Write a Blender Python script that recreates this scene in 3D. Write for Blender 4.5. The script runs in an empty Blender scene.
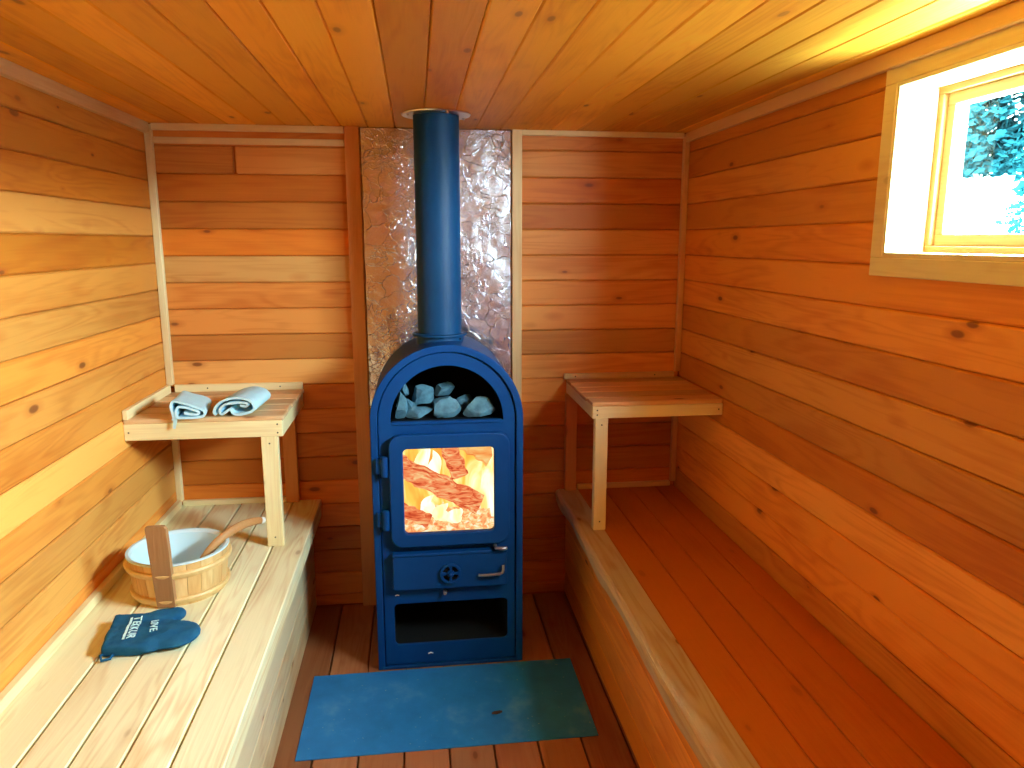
import bpy, bmesh, math, random
from mathutils import Vector, Matrix, noise
from mathutils.bvhtree import BVHTree
random.seed(7)
S = bpy.context.scene
COL = S.collection
PI = math.pi

# ---------------------------------------------------------------- room sizes (metres)
XL, XR, YB, YF, ZC = -1.02, 1.155, 3.15, -0.55, 2.045
BZ = 0.50                    # bench top height

# ---------------------------------------------------------------- objects and tags
def tag(o, label=None, cat=None, group=None, kind=None):
    if label: o['label'] = label
    if cat: o['category'] = cat
    if group: o['group'] = group
    if kind: o['kind'] = kind
    return o

def empty(name, loc=(0, 0, 0), rot=(0, 0, 0)):
    o = bpy.data.objects.new(name, None)
    o.empty_display_size = 0.05
    o.location = loc; o.rotation_euler = rot
    COL.objects.link(o)
    return o

def smooth_mesh(me, angle=35):
    me.polygons.foreach_set('use_smooth', [True] * len(me.polygons))
    try:
        me.set_sharp_from_angle(angle=math.radians(angle))
    except Exception:
        pass

def link(name, bm, mat, parent=None, smooth=False, world=True, angle=35):
    """bmesh in WORLD coordinates -> one object; when a parent is given the mesh is moved into its space"""
    me = bpy.data.meshes.new(name)
    bmesh.ops.recalc_face_normals(bm, faces=bm.faces[:])
    if parent is not None and world:
        bm.transform(pmat(parent).inverted())
    if parent is None and world:
        # origin at the foot of the shape
        xs = [v.co.x for v in bm.verts]; ys = [v.co.y for v in bm.verts]; zs = [v.co.z for v in bm.verts]
        loc = Vector(((min(xs)+max(xs))/2, (min(ys)+max(ys))/2, min(zs)))
        bm.transform(Matrix.Translation(-loc))
    bm.to_mesh(me); bm.free()
    if smooth: smooth_mesh(me, angle)
    o = bpy.data.objects.new(name, me)
    if mat is not None: me.materials.append(mat)
    COL.objects.link(o)
    if parent is not None:
        o.parent = parent
    elif world:
        o.location = loc
    return o

def pmat(p):
    m = Matrix.LocRotScale(p.location, p.rotation_euler, p.scale)
    return pmat(p.parent) @ m if p.parent else m

def lay(bm):
    r = bm.faces.layers.float.get('rnd') or bm.faces.layers.float.new('rnd')
    t = bm.faces.layers.float.get('tint') or bm.faces.layers.float.new('tint')
    return r, t

def box(bm, x0, x1, y0, y1, z0, z1, bev=0.0015, rnd=None, tint=0.5, mat=None):
    b = bmesh.new()
    bmesh.ops.create_cube(b, size=1)
    for v in b.verts:
        v.co = Vector(((x0+x1)/2 + v.co.x*(x1-x0), (y0+y1)/2 + v.co.y*(y1-y0), (z0+z1)/2 + v.co.z*(z1-z0)))
    if bev:
        bmesh.ops.bevel(b, geom=b.edges[:], offset=bev, segments=1, profile=0.5, affect='EDGES')
    if mat is not None: b.transform(mat)
    join(bm, b, random.random() if rnd is None else rnd, tint)

def join(bm, b, rnd=0.0, tint=0.5, free=True):
    lr, lt = lay(bm)
    vm = {}
    for v in b.verts: vm[v] = bm.verts.new(v.co)
    for f in b.faces:
        try: nf = bm.faces.new([vm[v] for v in f.verts])
        except ValueError: continue
        nf[lr] = rnd; nf[lt] = tint; nf.smooth = f.smooth
    if free: b.free()

def tube(bm, pts, rads, seg=16, cap=True, squash=None):
    """round bar along points (parallel-transported frame); squash=(a,b) scales the two section axes"""
    pts = [Vector(p) for p in pts]
    n = len(pts)
    if not hasattr(rads, '__len__'): rads = [rads]*n
    t0 = (pts[1]-pts[0]).normalized()
    up = Vector((0, 0, 1)) if abs(t0.z) < 0.9 else Vector((0, 1, 0))
    u = t0.cross(up).normalized(); w = u.cross(t0).normalized()
    rings = []
    for i in range(n):
        t = (pts[min(i+1, n-1)] - pts[max(i-1, 0)]).normalized()
        u = (u - t*u.dot(t)).normalized(); w = t.cross(u).normalized()
        sa, sb = squash[i] if (squash and hasattr(squash[0], '__len__')) else (squash or (1, 1))
        rings.append([bm.verts.new(pts[i] + (u*math.cos(a)*sa + w*math.sin(a)*sb)*rads[i])
                      for a in [2*PI*k/seg for k in range(seg)]])
    for i in range(n-1):
        for k in range(seg):
            bm.faces.new((rings[i][k], rings[i][(k+1) % seg], rings[i+1][(k+1) % seg], rings[i+1][k]))
    if cap:
        bm.faces.new(rings[0][::-1]); bm.faces.new(rings[-1])
    return bm

def lathe(bm, prof, cx, cy, seg=64, close=False):
    """prof = [(r,z)...] turned about the vertical through (cx,cy)"""
    rings = []
    for r, z in prof:
        if r < 1e-6: rings.append([bm.verts.new((cx, cy, z))])
        else: rings.append([bm.verts.new((cx+r*math.cos(2*PI*k/seg), cy+r*math.sin(2*PI*k/seg), z)) for k in range(seg)])
    pairs = list(zip(rings, rings[1:]))
    if close: pairs.append((rings[-1], rings[0]))
    for a, b in pairs:
        for k in range(seg):
            k2 = (k+1) % seg
            if len(a) == 1 and len(b) == 1: continue
            if len(a) == 1: bm.faces.new((a[0], b[k], b[k2]))
            elif len(b) == 1: bm.faces.new((a[k], a[k2], b[0]))
            else: bm.faces.new((a[k], a[k2], b[k2], b[k]))
    return bm

def plate(bm, loops, y0, y1, bev=0.002, res=2):
    """flat plate in the XZ plane between depths y0 and y1; loops[0] outline, others holes"""
    cu = bpy.data.curves.new('outline', 'CURVE')
    cu.dimensions = '2D'; cu.fill_mode = 'BOTH'
    th = (y1-y0)/2
    cu.extrude = th - bev; cu.bevel_depth = bev; cu.bevel_resolution = res; cu.offset = -bev
    for lp in loops:
        sp = cu.splines.new('POLY'); sp.points.add(len(lp)-1)
        for p, (x, z) in zip(sp.points, lp): p.co = (x, z, 0, 1)
        sp.use_cyclic_u = True
    o = bpy.data.objects.new('outline', cu)
    COL.objects.link(o)
    dg = bpy.context.evaluated_depsgraph_get()
    me = bpy.data.meshes.new_from_object(o.evaluated_get(dg))
    b = bmesh.new(); b.from_mesh(me)
    ym = (y0+y1)/2
    for v in b.verts: v.co = Vector((v.co.x, ym - v.co.z, v.co.y))
    join(bm, b)
    bpy.data.objects.remove(o); bpy.data.curves.remove(cu); bpy.data.meshes.remove(me)

def rrect(x0, x1, z0, z1, r, n=8):
    out = []
    for cx, cz, a0 in ((x1-r, z1-r, 0), (x0+r, z1-r, PI/2), (x0+r, z0+r, PI), (x1-r, z0+r, 1.5*PI)):
        for k in range(n+1):
            a = a0 + PI/2*k/n
            out.append((cx+r*math.cos(a), cz+r*math.sin(a)))
    return out

def archpts(cx, r, zs, z0, n=40):
    """straight sides from z0 up to zs, half circle above"""
    return [(cx+r, z0)] + [(cx+r*math.cos(PI*k/n), zs+r*math.sin(PI*k/n)) for k in range(n+1)] + [(cx-r, z0)]

# ---------------------------------------------------------------- materials
def new_mat(name):
    m = bpy.data.materials.new(name); m.use_nodes = True
    nt = m.node_tree
    return m, nt, nt.nodes['Principled BSDF']

def N(nt, t, **kw):
    n = nt.nodes.new(t)
    for k, v in kw.items(): setattr(n, k, v)
    return n

def mth(nt, op, a, b=None, c=None, clamp=False):
    n = N(nt, 'ShaderNodeMath', operation=op, use_clamp=clamp)
    for i, x in enumerate((a, b, c)):
        if x is None: continue
        if isinstance(x, (int, float)): n.inputs[i].default_value = x
        else: nt.links.new(x, n.inputs[i])
    return n.outputs[0]

def mixc(nt, fac, a, b, blend='MIX'):
    n = N(nt, 'ShaderNodeMix', data_type='RGBA', blend_type=blend)
    for i, x in ((0, fac), (6, a), (7, b)):
        if isinstance(x, (int, float)): n.inputs[i].default_value = x
        elif isinstance(x, tuple): n.inputs[i].default_value = (*x, 1) if len(x) == 3 else x
        else: nt.links.new(x, n.inputs[i])
    return n.outputs[2]

def ramp(nt, fac, stops):
    n = N(nt, 'ShaderNodeValToRGB')
    el = n.color_ramp.elements
    while len(el) < len(stops): el.new(0.5)
    for e, (p, c) in zip(el, stops):
        e.position = p
        e.color = (*c, 1) if len(c) == 3 else c
    nt.links.new(fac, n.inputs[0])
    return n

def coords(nt, axis, along, across, use_rnd=True):
    tc = N(nt, 'ShaderNodeTexCoord')
    at = N(nt, 'ShaderNodeAttribute', attribute_name='rnd')
    vm = N(nt, 'ShaderNodeVectorMath', operation='MULTIPLY_ADD')
    cb = N(nt, 'ShaderNodeCombineXYZ')
    for i in range(3): nt.links.new(at.outputs['Fac'], cb.inputs[i])
    nt.links.new(cb.outputs[0], vm.inputs[0])
    vm.inputs[1].default_value = (17.3, 41.7, 9.1)
    nt.links.new(tc.outputs['Object'], vm.inputs[2])
    sc = N(nt, 'ShaderNodeVectorMath', operation='MULTIPLY')
    nt.links.new(vm.outputs[0], sc.inputs[0])
    v = [across]*3; v['xyz'.index(axis)] = along
    sc.inputs[1].default_value = v
    return sc.outputs[0], vm.outputs[0]

def wood(name, axis, dark, light, ring=0.35, knots=1.0, rough=0.5, bump=0.25, knotcol=(0.16, 0.05, 0.015), spec=0.3, varied=0.25):
    m, nt, p = new_mat(name)
    c1, raw = coords(nt, axis, 0.9, 9.0)
    n1 = N(nt, 'ShaderNodeTexNoise'); n1.inputs['Scale'].default_value = 1; n1.inputs['Detail'].default_value = 2
    n1.inputs['Distortion'].default_value = 0.6
    nt.links.new(c1, n1.inputs['Vector'])
    s = mth(nt, 'SINE', mth(nt, 'MULTIPLY', n1.outputs[0], 62))
    rg = mth(nt, 'MULTIPLY_ADD', s, 0.5, 0.5)
    rg = mth(nt, 'POWER', rg, 1.6)
    c2, _ = coords(nt, axis, 5, 170)
    n2 = N(nt, 'ShaderNodeTexNoise'); n2.inputs['Scale'].default_value = 1; n2.inputs['Detail'].default_value = 3
    nt.links.new(c2, n2.inputs['Vector'])
    # broad mottling
    c3, _ = coords(nt, axis, 1.6, 5)
    n3 = N(nt, 'ShaderNodeTexNoise'); n3.inputs['Scale'].default_value = 1; n3.inputs['Detail'].default_value = 3
    nt.links.new(c3, n3.inputs['Vector'])
    at = N(nt, 'ShaderNodeAttribute', attribute_name='tint')
    base = mixc(nt, at.outputs['Fac'], dark, light)
    dk = mixc(nt, 1.0, base, (0.74, 0.52, 0.36), 'MULTIPLY')
    f = mth(nt, 'MULTIPLY', rg, ring)
    f = mth(nt, 'ADD', f, mth(nt, 'MULTIPLY', mth(nt, 'SUBTRACT', n2.outputs[0], 0.5), 0.7))
    f = mth(nt, 'ADD', f, mth(nt, 'MULTIPLY', mth(nt, 'SUBTRACT', n3.outputs[0], 0.5), 2.2), clamp=True)
    col = mixc(nt, f, base, dk)
    # board to board value change
    ar = N(nt, 'ShaderNodeAttribute', attribute_name='rnd')
    val = mth(nt, 'MULTIPLY_ADD', mth(nt, 'SUBTRACT', ar.outputs['Fac'], 0.5), varied*2, 1.0)
    hs = N(nt, 'ShaderNodeHueSaturation')
    nt.links.new(val, hs.inputs['Value']); nt.links.new(col, hs.inputs['Color'])
    col = hs.outputs[0]
    # knots
    ck, _ = coords(nt, axis, 4.6, 11.0)
    vo = N(nt, 'ShaderNodeTexVoronoi'); vo.inputs['Scale'].default_value = 1
    nt.links.new(ck, vo.inputs['Vector'])
    sep = N(nt, 'ShaderNodeSeparateColor'); nt.links.new(vo.outputs['Color'], sep.inputs[0])
    pick = mth(nt, 'GREATER_THAN', sep.outputs[0], 0.40)
    size = mth(nt, 'MULTIPLY_ADD', sep.outputs[1], 0.09, 0.05)
    halo = mth(nt, 'SUBTRACT', 1.0, mth(nt, 'DIVIDE', vo.outputs['Distance'], mth(nt, 'MULTIPLY', size, 2.2)), clamp=True)
    core = mth(nt, 'MULTIPLY', mth(nt, 'SUBTRACT', 1.0, mth(nt, 'DIVIDE', vo.outputs['Distance'], size), clamp=True), 3.0, clamp=True)
    col = mixc(nt, mth(nt, 'MULTIPLY', mth(nt, 'MULTIPLY', halo, pick), 0.75*knots, clamp=True), col, mixc(nt, 1.0, base, (0.62, 0.34, 0.22), 'MULTIPLY'))
    col = mixc(nt, mth(nt, 'MULTIPLY', mth(nt, 'MULTIPLY', core, pick), 0.75*knots, clamp=True), col, knotcol)
    nt.links.new(col, p.inputs['Base Color'])
    p.inputs['Roughness'].default_value = rough
    p.inputs['Specular IOR Level'].default_value = spec
    bp = N(nt, 'ShaderNodeBump'); bp.inputs['Strength'].default_value = bump; bp.inputs['Distance'].default_value = 0.002
    nt.links.new(mth(nt, 'ADD', n2.outputs[0], mth(nt, 'MULTIPLY', rg, 0.5)), bp.inputs['Height'])
    nt.links.new(bp.outputs[0], p.inputs['Normal'])
    return m

def plain(name, col, rough=0.5, metal=0.0, spec=0.5, nscale=0, namt=0.0, bump=0.0, bscale=200, col2=None):
    m, nt, p = new_mat(name)
    p.inputs['Base Color'].default_value = (*col, 1)
    p.inputs['Roughness'].default_value = rough
    p.inputs['Metallic'].default_value = metal
    p.inputs['Specular IOR Level'].default_value = spec
    tc = N(nt, 'ShaderNodeTexCoord')
    if nscale:
        n = N(nt, 'ShaderNodeTexNoise'); n.inputs['Scale'].default_value = nscale; n.inputs['Detail'].default_value = 5
        nt.links.new(tc.outputs['Object'], n.inputs['Vector'])
        c2 = col2 or tuple(c*0.5 for c in col)
        r = ramp(nt, n.outputs[0], [(0.5-namt, c2), (0.5+namt, col)])
        nt.links.new(r.outputs[0], p.inputs['Base Color'])
    if bump:
        n = N(nt, 'ShaderNodeTexNoise'); n.inputs['Scale'].default_value = bscale; n.inputs['Detail'].default_value = 3
        nt.links.new(tc.outputs['Object'], n.inputs['Vector'])
        b = N(nt, 'ShaderNodeBump'); b.inputs['Strength'].default_value = bump; b.inputs['Distance'].default_value = 0.002
        nt.links.new(n.outputs[0], b.inputs['Height']); nt.links.new(b.outputs[0], p.inputs['Normal'])
    return m

OR_D, OR_L = (0.71, 0.22, 0.013), (0.88, 0.48, 0.12)
M = {}
M['wall_x'] = wood('orange_boards_x', 'x', (0.60, 0.155, 0.007), (0.80, 0.42, 0.125))
M['wall_y'] = wood('orange_boards_y', 'y', OR_D, OR_L)
M['ceil'] = wood('ceiling_boards', 'y', (0.74, 0.25, 0.010), (0.92, 0.54, 0.06), ring=0.25, knots=0.7)
M['floor'] = wood('floor_boards', 'y', (0.30, 0.10, 0.035), (0.48, 0.22, 0.10), rough=0.6)
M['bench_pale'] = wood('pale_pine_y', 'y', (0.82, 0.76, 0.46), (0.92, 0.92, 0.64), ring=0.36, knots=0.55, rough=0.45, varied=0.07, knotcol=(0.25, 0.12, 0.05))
M['panel_pale'] = wood('pale_panel_y', 'y', (0.74, 0.58, 0.32), (0.86, 0.76, 0.50), ring=0.3, knots=0.8, rough=0.5, varied=0.1)
M['bench_shaded'] = wood('shaded_pine_y', 'y', (0.52, 0.122, 0.009), (0.58, 0.172, 0.018), ring=0.12, knots=0.35, rough=0.42, varied=0.06)  # same pine as the left bench, shade and warm bounce put into the colour
M['nosing'] = wood('cool_lit_pine_y', 'y', (0.56, 0.46, 0.30), (0.68, 0.56, 0.36), ring=0.45, knots=0.9, rough=0.55)  # cool window light along the edge is put into this grey
M['trim_x'] = wood('pale_trim_x', 'x', (0.72, 0.42, 0.17), (0.88, 0.82, 0.48), ring=0.15, knots=0.5, varied=0.05)
M['trim_y'] = wood('pale_trim_y', 'y', (0.72, 0.42, 0.17), (0.88, 0.82, 0.48), ring=0.15, knots=0.3, varied=0.05)
M['trim_z'] = wood('pale_trim_z', 'z', (0.66, 0.24, 0.05), (0.88, 0.82, 0.48), ring=0.15, knots=0.3, varied=0.05)
M['slat'] = wood('shelf_slats', 'x', (0.66, 0.34, 0.14), (0.80, 0.58, 0.32), ring=0.3, knots=0.8)
M['stave'] = wood('bucket_staves', 'z', (0.62, 0.36, 0.12), (0.82, 0.62, 0.30), ring=0.3, knots=0.6, varied=0.14)
M['hoop'] = plain('pale_hoop', (0.80, 0.58, 0.26), 0.45, nscale=60, namt=0.3, col2=(0.68, 0.45, 0.18))
M['handle_wood'] = wood('brown_handle', 'z', (0.34, 0.17, 0.07), (0.46, 0.26, 0.12), ring=0.2, knots=0.1)
M['ladle_wood'] = wood('ladle_handle', 'x', (0.66, 0.34, 0.13), (0.80, 0.50, 0.22), ring=0.1, knots=0.0)
M['liner'] = plain('white_plastic', (0.60, 0.82, 0.92), 0.3)
M['white'] = plain('white_cap', (0.85, 0.85, 0.82), 0.4)
M['stove'] = plain('skylit_stove_steel', (0.0015, 0.054, 0.225), 0.5, spec=0.16, nscale=9, namt=0.3, col2=(0.001, 0.040, 0.18), bump=0.12, bscale=500)  # dark steel, with the blue of the skylight put into its base colour
M['pipe'] = plain('skylit_pipe_steel', (0.002, 0.055, 0.165), 0.5, spec=0.22, nscale=7, namt=0.3, col2=(0.0015, 0.042, 0.13), bump=0.06, bscale=400)  # skylight blue put into the flue colour as well
M['soot'] = plain('soot_black', (0.010, 0.011, 0.012), 0.85, spec=0.1, bump=0.3, bscale=90)
M['iron'] = plain('worn_steel', (0.30, 0.36, 0.42), 0.3, metal=0.8)
M['screw'] = plain('dark_screw', (0.07, 0.06, 0.05), 0.5, metal=0.6)
M['flange'] = plain('galvanised', (0.75, 0.75, 0.72), 0.3, metal=1.0, bump=0.2, bscale=40)
M['mitt'] = plain('blue_terry', (0.025, 0.14, 0.27), 0.95, spec=0.1, nscale=40, namt=0.35, col2=(0.008, 0.08, 0.22), bump=0.9, bscale=500)
M['print'] = plain('pale_blue_print', (0.60, 0.95, 1.0), 0.8)
M['towel'] = plain('blue_white_towel', (0.54, 0.87, 0.97), 0.95, spec=0.1, nscale=30, namt=0.3, col2=(0.52, 0.78, 0.94), bump=0.8, bscale=350)
M['stone'] = plain('grey_stone', (0.11, 0.29, 0.41), 0.75, nscale=35, namt=0.2, col2=(0.04, 0.12, 0.19), bump=0.6, bscale=120)
M['chip'] = plain('brown_bark', (0.07, 0.03, 0.02), 0.8, bump=0.5, bscale=200)
M['snow'] = plain('snow', (0.85, 0.90, 0.92), 0.7, bump=0.3, bscale=3)
M['leaf'] = plain('teal_leaves', (0.0035, 0.026, 0.031), 0.9, spec=0.0, nscale=2, namt=0.3, col2=(0.002, 0.017, 0.022))
M['trunk'] = plain('tree_bark', (0.02, 0.03, 0.03), 0.8, nscale=8, namt=0.2)

def glass_mat(name, tintc=(1, 1, 1), refl=0.06, rough=0.02):
    m = bpy.data.materials.new(name); m.use_nodes = True
    nt = m.node_tree; nt.nodes.clear()
    o = N(nt, 'ShaderNodeOutputMaterial'); mx = N(nt, 'ShaderNodeMixShader')
    t = N(nt, 'ShaderNodeBsdfTransparent'); g = N(nt, 'ShaderNodeBsdfGlossy')
    t.inputs[0].default_value = (*tintc, 1); g.inputs['Roughness'].default_value = rough
    fr = N(nt, 'ShaderNodeFresnel'); fr.inputs['IOR'].default_value = 1.45
    ge = N(nt, 'ShaderNodeNewGeometry')
    nt.links.new(mth(nt, 'MULTIPLY', fr.outputs[0], mth(nt, 'SUBTRACT', 1.0, ge.outputs['Backfacing'])), mx.inputs[0]); nt.links.new(t.outputs[0], mx.inputs[1]); nt.links.new(g.outputs[0], mx.inputs[2])
    nt.links.new(mx.outputs[0], o.inputs[0])
    return m
M['glass'] = glass_mat('window_glass')
M['doorglass'] = glass_mat('stove_glass', (1, 0.97, 0.93))

def plate_mat():
    m, nt, p = new_mat('blue_grey_steel_sheet')
    tc = N(nt, 'ShaderNodeTexCoord')
    n = N(nt, 'ShaderNodeTexNoise'); n.inputs['Scale'].default_value = 6; n.inputs['Detail'].default_value = 7; n.inputs['Roughness'].default_value = 0.65
    nt.links.new(tc.outputs['Object'], n.inputs['Vector'])
    r = ramp(nt, n.outputs[0], [(0.3, (0.014, 0.19, 0.54)), (0.55, (0.022, 0.25, 0.66)), (0.72, (0.11, 0.36, 0.70))])
    n2 = N(nt, 'ShaderNodeTexNoise'); n2.inputs['Scale'].default_value = 90; n2.inputs['Detail'].default_value = 2
    nt.links.new(tc.outputs['Object'], n2.inputs['Vector'])
    sp = ramp(nt, n2.outputs[0], [(0.72, (0, 0, 0)), (0.78, (1, 1, 1))])
    c = mixc(nt, sp.outputs[0], r.outputs[0], (0.35, 0.50, 0.58))
    nt.links.new(c, p.inputs['Base Color'])
    p.inputs['Roughness'].default_value = 0.5; p.inputs['Metallic'].default_value = 0.15
    return m
M['sheet'] = plate_mat()

def foil_mat():
    m, nt, p = new_mat('crinkled_foil')
    p.inputs['Base Color'].default_value = (0.76, 0.84, 0.98, 1)
    p.inputs['Metallic'].default_value = 1; p.inputs['Roughness'].default_value = 0.27
    tc = N(nt, 'ShaderNodeTexCoord')
    nz = N(nt, 'ShaderNodeTexNoise'); nz.inputs['Scale'].default_value = 9; nz.inputs['Detail'].default_value = 3
    nt.links.new(tc.outputs['Object'], nz.inputs['Vector'])
    wv = N(nt, 'ShaderNodeVectorMath', operation='MULTIPLY_ADD')
    nt.links.new(nz.outputs['Color'], wv.inputs[0]); wv.inputs[1].default_value = (0.12, 0.12, 0.12)
    nt.links.new(tc.outputs['Object'], wv.inputs[2])
    hs = []
    for sc, wd in ((12, 0.025), (44, 0.07)):
        v = N(nt, 'ShaderNodeTexVoronoi', feature='DISTANCE_TO_EDGE'); v.inputs['Scale'].default_value = sc
        nt.links.new(wv.outputs[0], v.inputs['Vector'])
        hs.append(mth(nt, 'SUBTRACT', 1.0, mth(nt, 'DIVIDE', v.outputs['Distance'], wd), clamp=True))
    msk = N(nt, 'ShaderNodeTexNoise'); msk.inputs['Scale'].default_value = 6; msk.inputs['Detail'].default_value = 3
    nt.links.new(tc.outputs['Object'], msk.inputs['Vector'])
    mk = mth(nt, 'MULTIPLY', mth(nt, 'SUBTRACT', msk.outputs[0], 0.47), 7, clamp=True)
    mk2 = mth(nt, 'MULTIPLY', mth(nt, 'SUBTRACT', 0.55, msk.outputs[0]), 7, clamp=True)
    big = mth(nt, 'MULTIPLY', mth(nt, 'POWER', hs[0], 1.5), mk2)
    fine = mth(nt, 'MULTIPLY', mth(nt, 'POWER', hs[1], 1.5), mk)
    h = mth(nt, 'ADD', mth(nt, 'MULTIPLY', big, 0.45), mth(nt, 'MULTIPLY', fine, 0.55))
    soft = N(nt, 'ShaderNodeTexNoise'); soft.inputs['Scale'].default_value = 60; soft.inputs['Detail'].default_value = 3
    nt.links.new(tc.outputs['Object'], soft.inputs['Vector'])
    h = mth(nt, 'ADD', h, mth(nt, 'MULTIPLY', soft.outputs[0], 0.22))
    b = N(nt, 'ShaderNodeBump'); b.inputs['Strength'].default_value = 0.9; b.inputs['Distance'].default_value = 0.004
    nt.links.new(h, b.inputs['Height']); nt.links.new(b.outputs[0], p.inputs['Normal'])
    return m
M['foil'] = foil_mat()

def fire_mat(name, scale, stops, strength, stretch=(1, 1, 0.45), dist=1.2):
    m = bpy.data.materials.new(name); m.use_nodes = True
    nt = m.node_tree; nt.nodes.clear()
    o = N(nt, 'ShaderNodeOutputMaterial'); e = N(nt, 'ShaderNodeEmission')
    tc = N(nt, 'ShaderNodeTexCoord'); mp = N(nt, 'ShaderNodeMapping'); mp.inputs['Scale'].default_value = stretch
    n = N(nt, 'ShaderNodeTexNoise'); n.inputs['Scale'].default_value = scale; n.inputs['Detail'].default_value = 4
    n.inputs['Distortion'].default_value = dist
    nt.links.new(tc.outputs['Object'], mp.inputs[0]); nt.links.new(mp.outputs[0], n.inputs['Vector'])
    r = ramp(nt, n.outputs[0], stops)
    nt.links.new(r.outputs[0], e.inputs[0]); e.inputs[1].default_value = strength
    nt.links.new(e.outputs[0], o.inputs[0])
    return m
M['flame'] = fire_mat('flames', 9, [(0.30, (0.85, 0.30, 0.04)), (0.45, (1.0, 0.58, 0.10)), (0.56, (1.0, 0.85, 0.35)), (0.66, (1, 1, 0.8))], 1.35)
M['flame_core'] = fire_mat('flame_core', 14, [(0.3, (1.0, 0.75, 0.25)), (0.5, (1, 0.95, 0.65)), (0.6, (1, 1, 0.9))], 1.5)
M['ember'] = fire_mat('burning_wood', 26, [(0.34, (0.55, 0.05, 0.018)), (0.45, (0.88, 0.19, 0.07)), (0.55, (0.98, 0.36, 0.15)), (0.68, (1.0, 0.75, 0.35))], 1.05, (0.35, 1, 1.6), 2.0)
M['ember_light'] = fire_mat('pale_burning_wood', 18, [(0.34, (0.85, 0.22, 0.05)), (0.47, (1.0, 0.42, 0.12)), (0.58, (1.0, 0.62, 0.22)), (0.70, (1.0, 0.85, 0.45))], 1.05, (0.5, 1, 1.4), 1.0)
M['coals'] = fire_mat('glowing_coals', 40, [(0.33, (0.85, 0.22, 0.08)), (0.45, (0.98, 0.45, 0.18)), (0.54, (1.0, 0.75, 0.35)), (0.64, (1, 0.95, 0.75))], 1.15, (1, 1, 1), 0.8)

# ---------------------------------------------------------------- the room shell
T = 0.0009          # half gap between boards
STEP = 0.1065

def tints(default, table, k):
    return table.get(k, default)

# back wall: horizontal boards, joined in two lengths either side of the flue
bm = bmesh.new()
box(bm, XL-0.15, XR+0.15, YB+0.014, YB+0.16, -0.05, ZC+0.05, 0, rnd=0.1, tint=0)
zt = 1.967
rows = [(zt, 2.045)] + [(zt-(k+1)*STEP, zt-k*STEP) for k in range(19)]
tl = {0: .35, 1: .45, 2: .12, 3: .18, 4: .10, 5: .95, 6: .38, 7: .45, 8: .35, 9: .85, 10: .10, 11: .15, 12: .2, 13: .1}
tr = {0: .35, 1: .50, 2: .12, 3: .15, 4: .55, 5: .65, 6: .45, 7: .60, 8: .55, 9: .70, 10: .5, 11: .3}
for i, (z0, z1) in enumerate(rows):
    z0 = max(z0, 0)
    if z1 <= 0: continue
    ya = random.uniform(0, .0025)
    t = tl.get(i, random.uniform(.05, .3))
    if i == 1:
        box(bm, XL, -0.702, YB+ya, YB+.018, z0+T, z1-T, .0045, tint=t)
        box(bm, -0.694, 0.1, YB+ya, YB+.018, z0+T, z1-T, .0045, tint=t+.1)
    else:
        box(bm, XL, 0.1, YB+ya, YB+.018, z0+T, z1-T, .0045, tint=t)
    ya = random.uniform(0, .0025)
    box(bm, 0.1, XR, YB+ya, YB+.018, z0+T, z1-T, .0045, tint=tr.get(i, random.uniform(.05, .3)))
tag(link('wall_back', bm, M['wall_x']), kind='structure')

# left wall
bm = bmesh.new()
box(bm, XL-0.16, XL-0.014, YF-0.1, YB+0.1, -0.05, ZC+0.05, 0, rnd=0.1, tint=0)
tl = {0: .3, 1: .18, 2: .10, 3: .60, 4: .08, 5: .38, 6: .55, 7: .30, 8: .50, 9: .35, 10: .75, 11: .40, 12: .70, 13: .85}
zt = 1.936
rows = [(zt, 2.045)] + [(zt-(k+1)*.1055, zt-k*.1055) for k in range(19)]
for i, (z0, z1) in enumerate(rows):
    z0 = max(z0, 0)
    if z1 <= 0: continue
    xa = random.uniform(0, .003)
    box(bm, XL-.018, XL-xa, YF, YB, z0+T, z1-T, .0045, tint=tl.get(i, .5))
tag(link('wall_left', bm, M['wall_y']), kind='structure')

# right wall with the window opening
WY0, WY1, WZ0, WZ1 = .90, 1.742, 1.56, 1.972
bm = bmesh.new()
X2 = XR+0.168
def core(y0, y1, z0, z1): box(bm, XR+.014, X2, y0, y1, z0, z1, 0, rnd=.1, tint=0)
core(YF-.1, WY0, -.05, ZC+.05); core(WY1, YB+.1, -.05, ZC+.05)
core(WY0, WY1, -.05, WZ0); core(WY0, WY1, WZ1, ZC+.05)
zt = 1.967
rows = [(zt, 2.045)] + [(zt-(k+1)*STEP, zt-k*STEP) for k in range(19)]
tr = {0: .2, 1: .22, 2: .45, 3: .32, 4: .22, 5: .30, 6: .45, 7: .38, 8: .62, 9: .50, 10: .15, 11: .55, 12: .30, 13: .35, 14: .5}
for i, (z0, z1) in enumerate(rows):
    z0 = max(z0, 0)
    if z1 <= 0: continue
    xa = random.uniform(0, .003); t = tr.get(i, .4); rr = random.random()
    a, b = XR+xa, XR+.018
    if z1 <= WZ0 or z0 >= WZ1:
        box(bm, a, b, YF, YB, z0+T, z1-T, .0045, tint=t, rnd=rr)
    else:
        box(bm, a, b, YF, WY0, z0+T, z1-T, .0045, tint=t, rnd=rr)
        box(bm, a, b, WY1, YB, z0+T, z1-T, .0045, tint=t, rnd=rr)
        if z0 < WZ0: box(bm, a, b, WY0, WY1, z0+T, WZ0, .001, tint=t, rnd=rr)
        if z1 > WZ1: box(bm, a, b, WY0, WY1, WZ1, z1-T, .001, tint=t, rnd=rr)
tag(link('wall_right', bm, M['wall_y']), kind='structure')

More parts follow.
